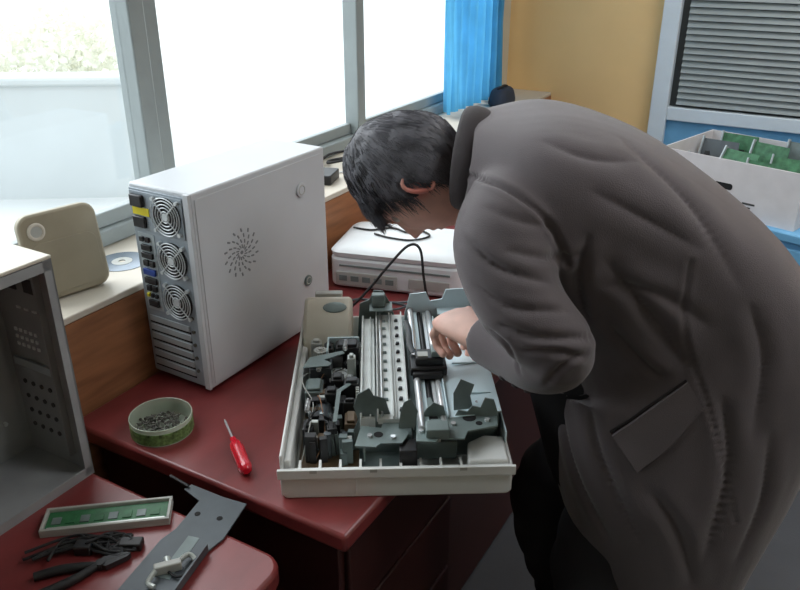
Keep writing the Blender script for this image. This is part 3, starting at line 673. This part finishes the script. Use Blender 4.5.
# long tailored folds: a sharp valley with a soft ridge along each curve on the cloth
def sight(px, py):
    u, v = (px-400)/780, (295-py)/780
    return Vector((u, CT+v*ST, -ST+v*CT))
FOLDS = [([(590,232),(578,285),(592,335)],.013,.011),
         ([(462,236),(500,268),(552,284)],.010,.0085),
         ([(474,284),(515,308),(572,311)],.0095,.0075),
         ([(498,324),(540,337),(596,337)],.013,.007),
         ([(522,350),(556,351),(594,360)],.010,.006),
         ([(545,386),(562,366),(591,349)],.009,.006),
         ([(480,322),(508,345),(522,376)],.007,.0055),
         ([(505,250),(545,258),(584,254)],.008,.008),
         ([(482,206),(522,222),(560,228)],.006,.009),
         ([(604,258),(650,316),(690,372)],.013,.015),
         ([(606,322),(642,362),(662,378)],.011,.009),
         ([(600,285),(655,292),(712,328)],.008,.012),
         ([(590,190),(640,216),(705,252)],.008,.014),
         ([(620,135),(688,200),(742,290)],.008,.017),
         ([(540,140),(590,158),(640,160)],.006,.013),
         ([(588,395),(600,455),(642,548)],.012,.013),
         ([(650,490),(680,535),(692,588)],.012,.014),
         ([(722,395),(728,470),(702,565)],.013,.014),
         ([(748,300),(764,360),(752,440)],.010,.015),
         ([(770,430),(762,500),(735,565)],.010,.014),
         ([(560,405),(575,470),(612,545)],.011,.011),
         ([(470,176),(508,190),(547,222),(568,264)],.0075,.0048),      # armhole seam
         ([(690,262),(684,330),(712,420),(735,520)],.0038,.0042)]      # side seam
for poly_, amp, sg in FOLDS:
    pts3 = []
    for q in spline(poly_, 14):
        h, nn = ray(CAM, sight(q[0], q[1]))
        if h is not None: pts3.append(np.array(h))
    if len(pts3) < 6: continue
    P = np.array(pts3)
    for _ in range(4): P[1:-1] = .25*P[:-2]+.5*P[1:-1]+.25*P[2:]
    D = np.full(n_, 9.); J = np.zeros(n_, int)
    for j in range(len(P)):
        dd = np.linalg.norm(co-P[j], axis=1); m_ = dd < D; D[m_] = dd[m_]; J[m_] = j
    t = J/(len(P)-1); tp = np.sin(np.pi*np.clip(t,.01,.99))**.8 if sg > .005 else 1
    if sg > .005:
        disp += amp*tp*(-.95*np.exp(-D/(.55*sg))+.30*np.exp(-((D-1.7*sg)/(1.3*sg))**2))
    else:
        disp += amp*tp*(-np.exp(-(D/sg)**2)+.25*np.exp(-((D-2*sg)/(1.2*sg))**2))
co += no*disp[:,None]
jme.vertices.foreach_set('co', (co-np.array(PO)).ravel()); jme.update()
jme.materials.clear()
jk = link(jme, 'jacket', M['jacket'], pe, ang=180)
bvh = BVHTree.FromPolygons([Vector(c) for c in co], [tuple(p.vertices) for p in jme.polygons])
# pocket flap, soft and lying on the cloth
c00, c10, c11, c01 = Vector((.366,.8,.832)), Vector((.472,.8,.950)), Vector((.500,.8,.906)), Vector((.410,.8,.772))
nu, nv = 16, 8
G = np.zeros((nv+1,nu+1))
def cp(u, v):
    bow = .006*math.sin(PI*u)*v
    q = (c00*(1-u)+c10*u)*(1-v)+(c01*(1-u)+c11*u)*v
    return q+Vector((.6*bow,0,-.8*bow))
for j in range(nv+1):
    for i in range(nu+1):
        hpt, hn = ray(cp(i/nu, j/nv), (0,1,0)); G[j,i] = hpt.y if hpt is not None else 1.09
for it in range(6):
    Gp = np.pad(G,1,'edge'); G = np.minimum(G+.001, .25*(Gp[:-2,1:-1]+Gp[2:,1:-1]+Gp[1:-1,:-2]+Gp[1:-1,2:]))
mb = MB(); top_, bot_ = [], []
for j in range(nv+1):
    ra, rb_ = [], []
    for i in range(nu+1):
        v = j/nv; u = i/nu; p = cp(u, v); lift = .007*v*(.7+.6*abs(u-.5))+.0008*math.sin(u*9+v*4)
        ra.append((p.x,G[j,i]-.0055-lift,p.z)); rb_.append((p.x,G[j,i]-.0005-lift,p.z))
    top_.append(mb._v(ra)); bot_.append(mb._v(rb_))
for j in range(nv):
    for i in range(nu):
        mb._f([top_[j][i],top_[j][i+1],top_[j+1][i+1],top_[j+1][i]]); mb._f([bot_[j][i],bot_[j+1][i],bot_[j+1][i+1],bot_[j][i+1]])
for i in range(nu):
    mb._f([top_[0][i],bot_[0][i],bot_[0][i+1],top_[0][i+1]]); mb._f([top_[nv][i],top_[nv][i+1],bot_[nv][i+1],bot_[nv][i]])
for j in range(nv):
    mb._f([top_[j][0],top_[j+1][0],bot_[j+1][0],bot_[j][0]]); mb._f([top_[j][nu],bot_[j][nu],bot_[j+1][nu],top_[j+1][nu]])
mb.build('pocket_flap', M['flap'], jk, origin=PO, ang=50)
for v in (-.03,1.05):
    pts = []
    for i in range(15):
        p = cp(i/14, v); hpt, hn = ray(Vector((p.x,.8,p.z)), (0,1,0))
        if hpt is not None: pts.append((p.x, hpt.y-.0005, p.z))
    MB().tube(pts, .0030, 6).build('pocket_shade_line', M['seam'], jk, origin=PO)  # dark tubes paint a line of shade along the flap edges
# collar, close fitting
ax0, ax1 = Vector((.165,1.325,1.252)), Vector((.106,1.341,1.256))
axd = (ax1-ax0).normalized(); cu = Vector((0,1,0)); cu = (cu-axd*cu.dot(axd)).normalized(); cv = axd.cross(cu)
if cv.z < 0: cv = -cv
mb = MB(); rings = []
for (f, ry_, rz_) in ((-.2,.076,.074),(.2,.088,.085),(.5,.095,.094),(.72,.094,.096),(.92,.087,.094),(1.02,.082,.090),(1.02,.075,.082),(.5,.075,.078)):
    c = ax0+(ax1-ax0)*f
    rings.append([c+cu*ry_*math.cos(2*PI*k/48)*(1+.010*math.sin(k*3.0))+cv*(rz_ if math.sin(2*PI*k/48) > 0 else rz_*.9)*math.sin(2*PI*k/48) for k in range(48)])
mb.loft(rings, True).build('collar', M['collar'], jk, origin=PO, ang=60)
for k in range(3):
    h, nn = ray(Vector((.17+.018*k,1.0,.945)), (0,1,.02))
    if h is not None: MB().cyl(h-nn*.001, h+nn*.003, .006, 12).build('button', M['collar'], jk, origin=PO)
# sweater hanging below the chest, seen in the open front of the jacket
sw = MB()
sw.loft(frame_rings([(.56,1.31,.58,.15,.05,.26),(.60,1.31,.80,.16,.10,.360),(.60,1.31,.92,.16,.10,.370),(.56,1.31,1.02,.155,.10,.350),(.48,1.31,1.10,.15,.09,.305),(.38,1.31,1.17,.15,.09,.245),(.29,1.315,1.21,.14,.09,.195),(.22,1.32,1.235,.12,.08,.14),(.14,1.325,1.24,.078,.07,.085)], 32))
sw.build('sweater', M['sweater'], pe, origin=PO, ang=80)

# --- trousers
tb = MB()
tb.tube([(.60,1.23,.90),(.57,1.225,.80),(.48,1.225,.62),(.41,1.215,.48),(.425,1.205,.35),(.47,1.19,.20),(.50,1.185,.085)],[.11,.105,.100,.100,.098,.090,.082],20,sub=4)
tb.tube([(.60,1.39,.90),(.57,1.40,.80),(.46,1.415,.62),(.36,1.43,.48),(.37,1.44,.35),(.41,1.45,.20),(.44,1.455,.085)],[.11,.105,.104,.102,.098,.090,.082],20,sub=4)
tb.ell((.61,1.30,.90),.11,.15,.12,20)
tme = voxelize(tb, .012, 5)
v_ = np.empty(len(tme.vertices)*3); tme.vertices.foreach_get('co', v_); v_ = v_.reshape(-1,3)
tn = np.array([v.normal[:] for v in tme.vertices])
for i in range(len(v_)):
    p = Vector(v_[i]); v_[i] += tn[i]*(.006*NZ(p*9)+.003*math.sin(p.z*60+3*NZ(p*6)))
v_ = v_-np.array(PO); tme.vertices.foreach_set('co', v_.ravel()); tme.update(); tme.materials.clear()
link(tme, 'trousers', M['trouser'], pe, ang=180)
for yy,ox in ((1.185,-.06),(1.455,-.12)):
    rings = []
    for x,w,h0 in ((.625,.022,.06),(.61,.034,.085),(.57,.038,.105),(.52,.039,.095),(.46,.043,.07),(.41,.044,.055),(.37,.036,.045),(.35,.018,.03)):
        rings.append([(x+ox, yy+w*math.cos(2*PI*k/20), max(.014, .014+(h0-.014)*(.5+.5*math.sin(2*PI*k/20)))) for k in range(20)])
    s_ = MB().loft(rings).build('shoe', M['shoe'], pe, origin=PO)
    MB().prism([(x+ox,y) for x,y in [(.63,yy-.02),(.63,yy+.02),(.61,yy+.037),(.52,yy+.041),(.42,yy+.047),(.37,yy+.04),(.345,yy+.02),(.345,yy-.02),(.37,yy-.04),(.42,yy-.047),(.52,yy-.041),(.61,yy-.037)]],0,.016).build('sole', M['rubber'], s_, origin=PO)

# --- head frame
HC = Vector((.029,1.365,1.224)); pit = RAD(77)
fX = Vector((-math.cos(pit),0,-math.sin(pit))); uZ = Vector((-math.sin(pit),0,math.cos(pit)))
yaw = Matrix.Rotation(RAD(-5),3,'Z'); fX = yaw @ fX; uZ = yaw @ uZ; lY = uZ.cross(fX)
HM = Matrix(((fX.x,lY.x,uZ.x,HC.x),(fX.y,lY.y,uZ.y,HC.y),(fX.z,lY.z,uZ.z,HC.z),(0,0,0,1)))
def sst(a0,a1,x):
    t = min(1,max(0,(x-a0)/(a1-a0))); return t*t*(3-2*t)
def g(x,s): return math.exp(-(x/s)**2)
def head_pt(d, detail=True):
    x,y,z = d
    X,Y,Z = x*.097, y*.077, z*.117
    f = sst(0,-1,z)
    Y *= 1-.30*f
    if x < 0: X *= 1-.40*f
    if x > 0: X *= 1-.06*sst(.1,.8,z)
    X += .010*f*sst(0,.6,x)
    if detail:
        m = sst(.15,.45,x)
        t = (.028-Z)/.056
        prof = (t**1.25 if 0 < t <= 1 else (g(t-1,.16) if t > 1 else 0))
        X += m*.027*g(Y,.010+.004*max(0,min(t,1)))*prof
        for sgn in (-1,1):
            X += m*.008*g(Y-sgn*.014,.006)*g(Z+.030,.008)
            X -= m*.011*g(Y-sgn*.031,.014)*g(Z-.016,.010)
            X += m*.004*g(Y-sgn*.036,.018)*g(Z+.02,.02)
        X += m*.005*g(Z-.036,.009)*g(Y,.05)
        X += m*(.007*g(Z+.056,.006)+.007*g(Z+.070,.006)-.003*g(Z+.063,.003))*g(Y,.021)
        X += m*.010*g(Z+.098,.013)*g(Y,.024)
    return Vector((X,Y,Z))
bd_ = MB(); rings = []
nU, nV = 110, 90
for i in range(1,nV):
    t = PI*i/nV
    rings.append([HM @ head_pt((math.sin(t)*math.cos(2*PI*k/nU), math.sin(t)*math.sin(2*PI*k/nU), -math.cos(t))) for k in range(nU)])
bd_.loft(rings)
EARS = []
for sgn in (-1,1):
    E = HM @ T(-.006,sgn*.077,-.008) @ Matrix.Rotation(RAD(sgn*20),4,'Z') @ Matrix.Rotation(RAD(12),4,'Y') @ Matrix.Scale(.95,4)
    EARS.append(E @ Vector((0,sgn*.006,0)))
    bd_.ell((0,0,0),.018,.006,.031,16,E)
    bd_.tube([( .010,sgn*.003,-.014),(.014,sgn*.006,.008),(.006,sgn*.008,.027),(-.010,sgn*.009,.027),(-.019,sgn*.009,.008),(-.015,sgn*.008,-.012),(-.004,sgn*.005,-.028),(.006,sgn*.003,-.026)],.0042,8,rnd=True,sub=4,Mx=E)
nb = HM @ Vector((-.022,0,-.085))
bd_.tube([(.22,1.315,1.235),(.15,1.325,1.24),tuple(nb),tuple(HM @ Vector((-.012,0,-.03)))],[.064,.064,.062,.058],20,sub=4)
bd_.loft(frame_rings([s_ for s_ in spec[4:11]], 28, shrink=.06))
def limb(P, Rr): bd_.tube(P, Rr, 16, rnd=True, sub=4)
limb([(.20,1.22,1.21),(.170,1.165,1.19),(.162,1.135,1.160),(.190,1.09,1.098),(.239,1.060,1.037),(.228,1.09,1.000),(.196,1.15,.978),(.149,1.223,.964)],[.05,.05,.048,.040,.032,.033,.030,.026])
limb([(.21,1.43,1.205),(.19,1.50,1.155),(.225,1.555,1.08),(.264,1.573,.992),(.248,1.55,.957),(.225,1.505,.942),(.198,1.447,.926)],[.05,.05,.040,.032,.033,.030,.026])
for P in ([(.60,1.24,.88),(.57,1.23,.80),(.48,1.222,.62),(.413,1.215,.48),(.428,1.205,.35),(.47,1.19,.20),(.50,1.185,.07)],[(.60,1.38,.88),(.57,1.395,.80),(.46,1.413,.62),(.363,1.43,.48),(.372,1.44,.35),(.41,1.45,.20),(.44,1.455,.07)]):
    limb(P,[.08,.08,.066,.054,.051,.044,.04])
HT = []
def hand(mb, wrist, d, n, right=False, curl=(35,45,30), spread=1.0, S=1.0):
    w = Vector(wrist); d = Vector(d).normalized(); n = Vector(n); n = (n-d*n.dot(d)).normalized()
    th = d.cross(n)
    if right: th = -th
    rg = []
    for (q,hw,ht) in ((-.03,.025,.021),(-.005,.027,.021),(.02,.034,.021),(.05,.041,.020),(.078,.043,.017),(.092,.038,.012)):
        c = w+d*q*S-n*.002
        rg.append([c+th*hw*S*math.cos(2*PI*k/20)+n*ht*S*math.sin(2*PI*k/20) for k in range(20)])
    mb.loft(rg)
    for (off,bq,Ls,r,cm,sp) in ((.031,.086,.96,.0092,.95,.07),(.0105,.090,1.06,.0096,1.0,.015),(-.0105,.086,1.0,.0091,1.05,-.03),(-.0305,.076,.80,.0080,1.1,-.09)):
        r *= S
        p = w+d*bq*S+th*off*S; dd = (d+th*sp*spread).normalized(); lat = dd.cross(n).normalized()
        pts = [p-dd*.02-n*.003, p]; rad = [r, r*1.10]; HT.append(p.copy())
        for L_,cu_ in zip((.044,.027,.021),curl):
            Rm = Matrix.Rotation(-RAD(cu_*cm),3,lat); dd = Rm @ dd
            pts.append(p+dd*L_*Ls*S*.5); rad.append(r*.93)
            p = p+dd*L_*Ls*S; pts.append(p); rad.append(r*.99); HT.append(p.copy())
            r *= .93
        mb.tube(pts, rad, 12, rnd=True)
    p = w+d*.025*S+th*.024*S-n*.006; dd = (d*.66+th*.45-n*.62).normalized()
    pts = [p-dd*.015]; rad = [.0125*S]
    ax = dd.cross(-n+d).normalized()
    for L_,cu_,r in ((.042,-14,.0120),(.032,22,.0108),(.025,26,.0094)):
        pts.append(p); rad.append(r*S)
        dd = (Matrix.Rotation(RAD(cu_),3,ax) @ dd); p = p+dd*L_*S
    pts.append(p); rad.append(.0086*S)
    mb.tube(pts, rad, 12, rnd=True)
hand(bd_, (.146,1.228,.966), (-.46,.87,-.04), (.14,-.40,.91), False, (48,56,38), S=1.15)
hand(bd_, (.196,1.443,.924), (-.50,-.70,-.40), (-.1,.2,.95), True, (40,44,28))
bme = voxelize(bd_, .0028, 3)
v_ = np.empty(len(bme.vertices)*3); bme.vertices.foreach_get('co', v_); v_ = v_.reshape(-1,3)
tint = np.zeros(len(v_))
for E in EARS: tint = np.maximum(tint, .85*np.exp(-(np.linalg.norm(v_-np.array(E),axis=1)/.030)**4))
for P in HT: tint = np.maximum(tint, .25*np.exp(-(np.linalg.norm(v_-np.array(P),axis=1)/.012)**2))
nt_ = HM @ Vector((.12,0,-.028)); tint = np.maximum(tint, .4*np.exp(-(np.linalg.norm(v_-np.array(nt_),axis=1)/.02)**2))
lp_ = HM @ Vector((.10,0,-.063)); tint = np.maximum(tint, .55*np.exp(-(np.linalg.norm(v_-np.array(lp_),axis=1)/.016)**4))
v_ = v_-np.array(PO); bme.vertices.foreach_set('co', v_.ravel()); bme.update(); bme.materials.clear()
at = bme.attributes.new('tint','FLOAT','POINT'); at.data.foreach_set('value', tint)
body = link(bme, 'body', M['skin'], pe, ang=180)
for sgn in (-1,1):
    MB().ell(HM @ Vector((.076,sgn*.031,.015)),.0105,.0105,.0105,16).build('eye', M['eye'], body, origin=PO)
    pts = [HM @ Vector((.090-.35*abs(q-.03)**1.2*1.2,sgn*q,.034+.004*math.sin((q-.015)*90))) for q in (.014,.022,.030,.038,.046)]
    MB().tube(pts,[.002,.0035,.0035,.003,.0012],8,sub=3).build('eyebrow', M['hair'], body, origin=PO)
# --- hair
def inreg(d):
    x,y,z = d
    if x > .45: lim = .34
    elif x > .14: lim = .34+(.45-x)/.31*(-.48)
    elif x > -.02: lim = -.14+(.14-x)/.16*.30
    elif x > -.22: lim = .16+(-.02-x)/.20*(-.80)
    else: lim = -.64-.30*sst(-.22,-.5,x)
    return sst(lim-.07, lim+.09, z)
hb = MB(); rings = []
for i in range(1,80):
    t = PI*i/80; rg = []
    for k in range(96):
        d = Vector((math.sin(t)*math.cos(2*PI*k/96), math.sin(t)*math.sin(2*PI*k/96), -math.cos(t)))
        q = inreg(d); p = head_pt(d,False)
        rg.append(HM @ (p*(.90+q*(.240+.03*NZ(d*5)))))
    rings.append(rg)
hb.loft(rings)
rh = random.Random(11); crown = Vector((-.45,0,.89)).normalized(); cnt = 0
down = (HM.to_3x3().inverted() @ Vector((0,0,-1)))
while cnt < 7000:
    d = Vector((rh.gauss(0,1),rh.gauss(0,1),rh.gauss(0,1))).normalized()
    if inreg(d) < .75: continue
    cnt += 1
    tg = d-crown; tg = (tg-d*tg.dot(d))
    if tg.length < .05: tg = d.orthogonal()
    tg.normalize(); tg = (tg+Vector((rh.gauss(0,.2),rh.gauss(0,.2),rh.gauss(0,.2)))).normalized()
    if d.x > 0: tg = (tg+Vector((.5,0,-.1))).normalized()
    pts, rad = [], []; cur = d.copy(); lift = rh.uniform(1.125,1.152)+.025*NZ(d*5); Ln = rh.uniform(.04,.07)
    r0 = rh.uniform(.0005,.0008)
    for q in range(6):
        pp_ = head_pt(cur,False)*(lift-.005*q)
        pts.append(HM @ pp_); rad.append(r0*(1-.14*q))
        tg = (tg-cur*tg.dot(cur)).normalized(); cur = (cur+tg*Ln).normalized()
    hb.tube(pts, rad, 3)
for k in range(1700):                                    # fringe falling forward from the brow
    y = rh.uniform(-.95,.95); z = rh.uniform(.34,.70); x = math.sqrt(max(.05,1-min(.95,y*y*.55+z*z)))
    d = Vector((x,y*.76,z)).normalized(); p = head_pt(d,False)*rh.uniform(1.08,1.14)
    Ln = rh.uniform(.016,.032); pts, rad = [], []; v = (d*.2+Vector((.45,0,-.5))).normalized(); r0 = rh.uniform(.0005,.0008)
    for q in range(6):
        pts.append(HM @ p); rad.append(r0*(1-.15*q))
        v = (v+down*.22+Vector((-.05,rh.gauss(0,.04),-.08))).normalized(); p = p+v*Ln/5
    hb.tube(pts, rad, 3)
hb.build('hair', M['hair'], pe, origin=PO, ang=70)

# ------------------------------------------------------------------ light, world, camera
w = bpy.data.worlds.new('world'); SC.world = w; w.use_nodes = True
bgn = w.node_tree.nodes['Background']; bgn.inputs['Color'].default_value = (.86,.95,1,1); bgn.inputs['Strength'].default_value = 2.5
sun = bpy.data.lights.new('sun','SUN'); sun.energy = 3.2; sun.angle = RAD(60); sun.color = (.95,.98,1)
so_ = bpy.data.objects.new('sun', sun); COL.objects.link(so_)
dirv = vb*.78-va*.10+Vector((0,0,-.62)); so_.rotation_euler = dirv.to_track_quat('-Z','Y').to_euler()
for s_, w_, e_ in ((1.3,.8,17),(2.6,.35,18)):  # unseen fill lamps, added to brighten the room and back wall
    al = bpy.data.lights.new('added_fill_light','AREA'); al.shape = 'RECTANGLE'; al.size = 1.3; al.size_y = .5; al.energy = e_; al.color = (.98,.98,1)
    ao = bpy.data.objects.new('added_fill_light', al); COL.objects.link(ao); ao.location = R(s_,w_,2.66); ao.rotation_euler = (0,0,RZ)
cam = bpy.data.cameras.new('camera'); cam.sensor_width = 36; cam.lens = 35.1; cam.clip_start = .02
co_ = bpy.data.objects.new('camera', cam); COL.objects.link(co_); co_.location = (0,0,1.62); co_.rotation_euler = (RAD(65),0,0)
SC.camera = co_
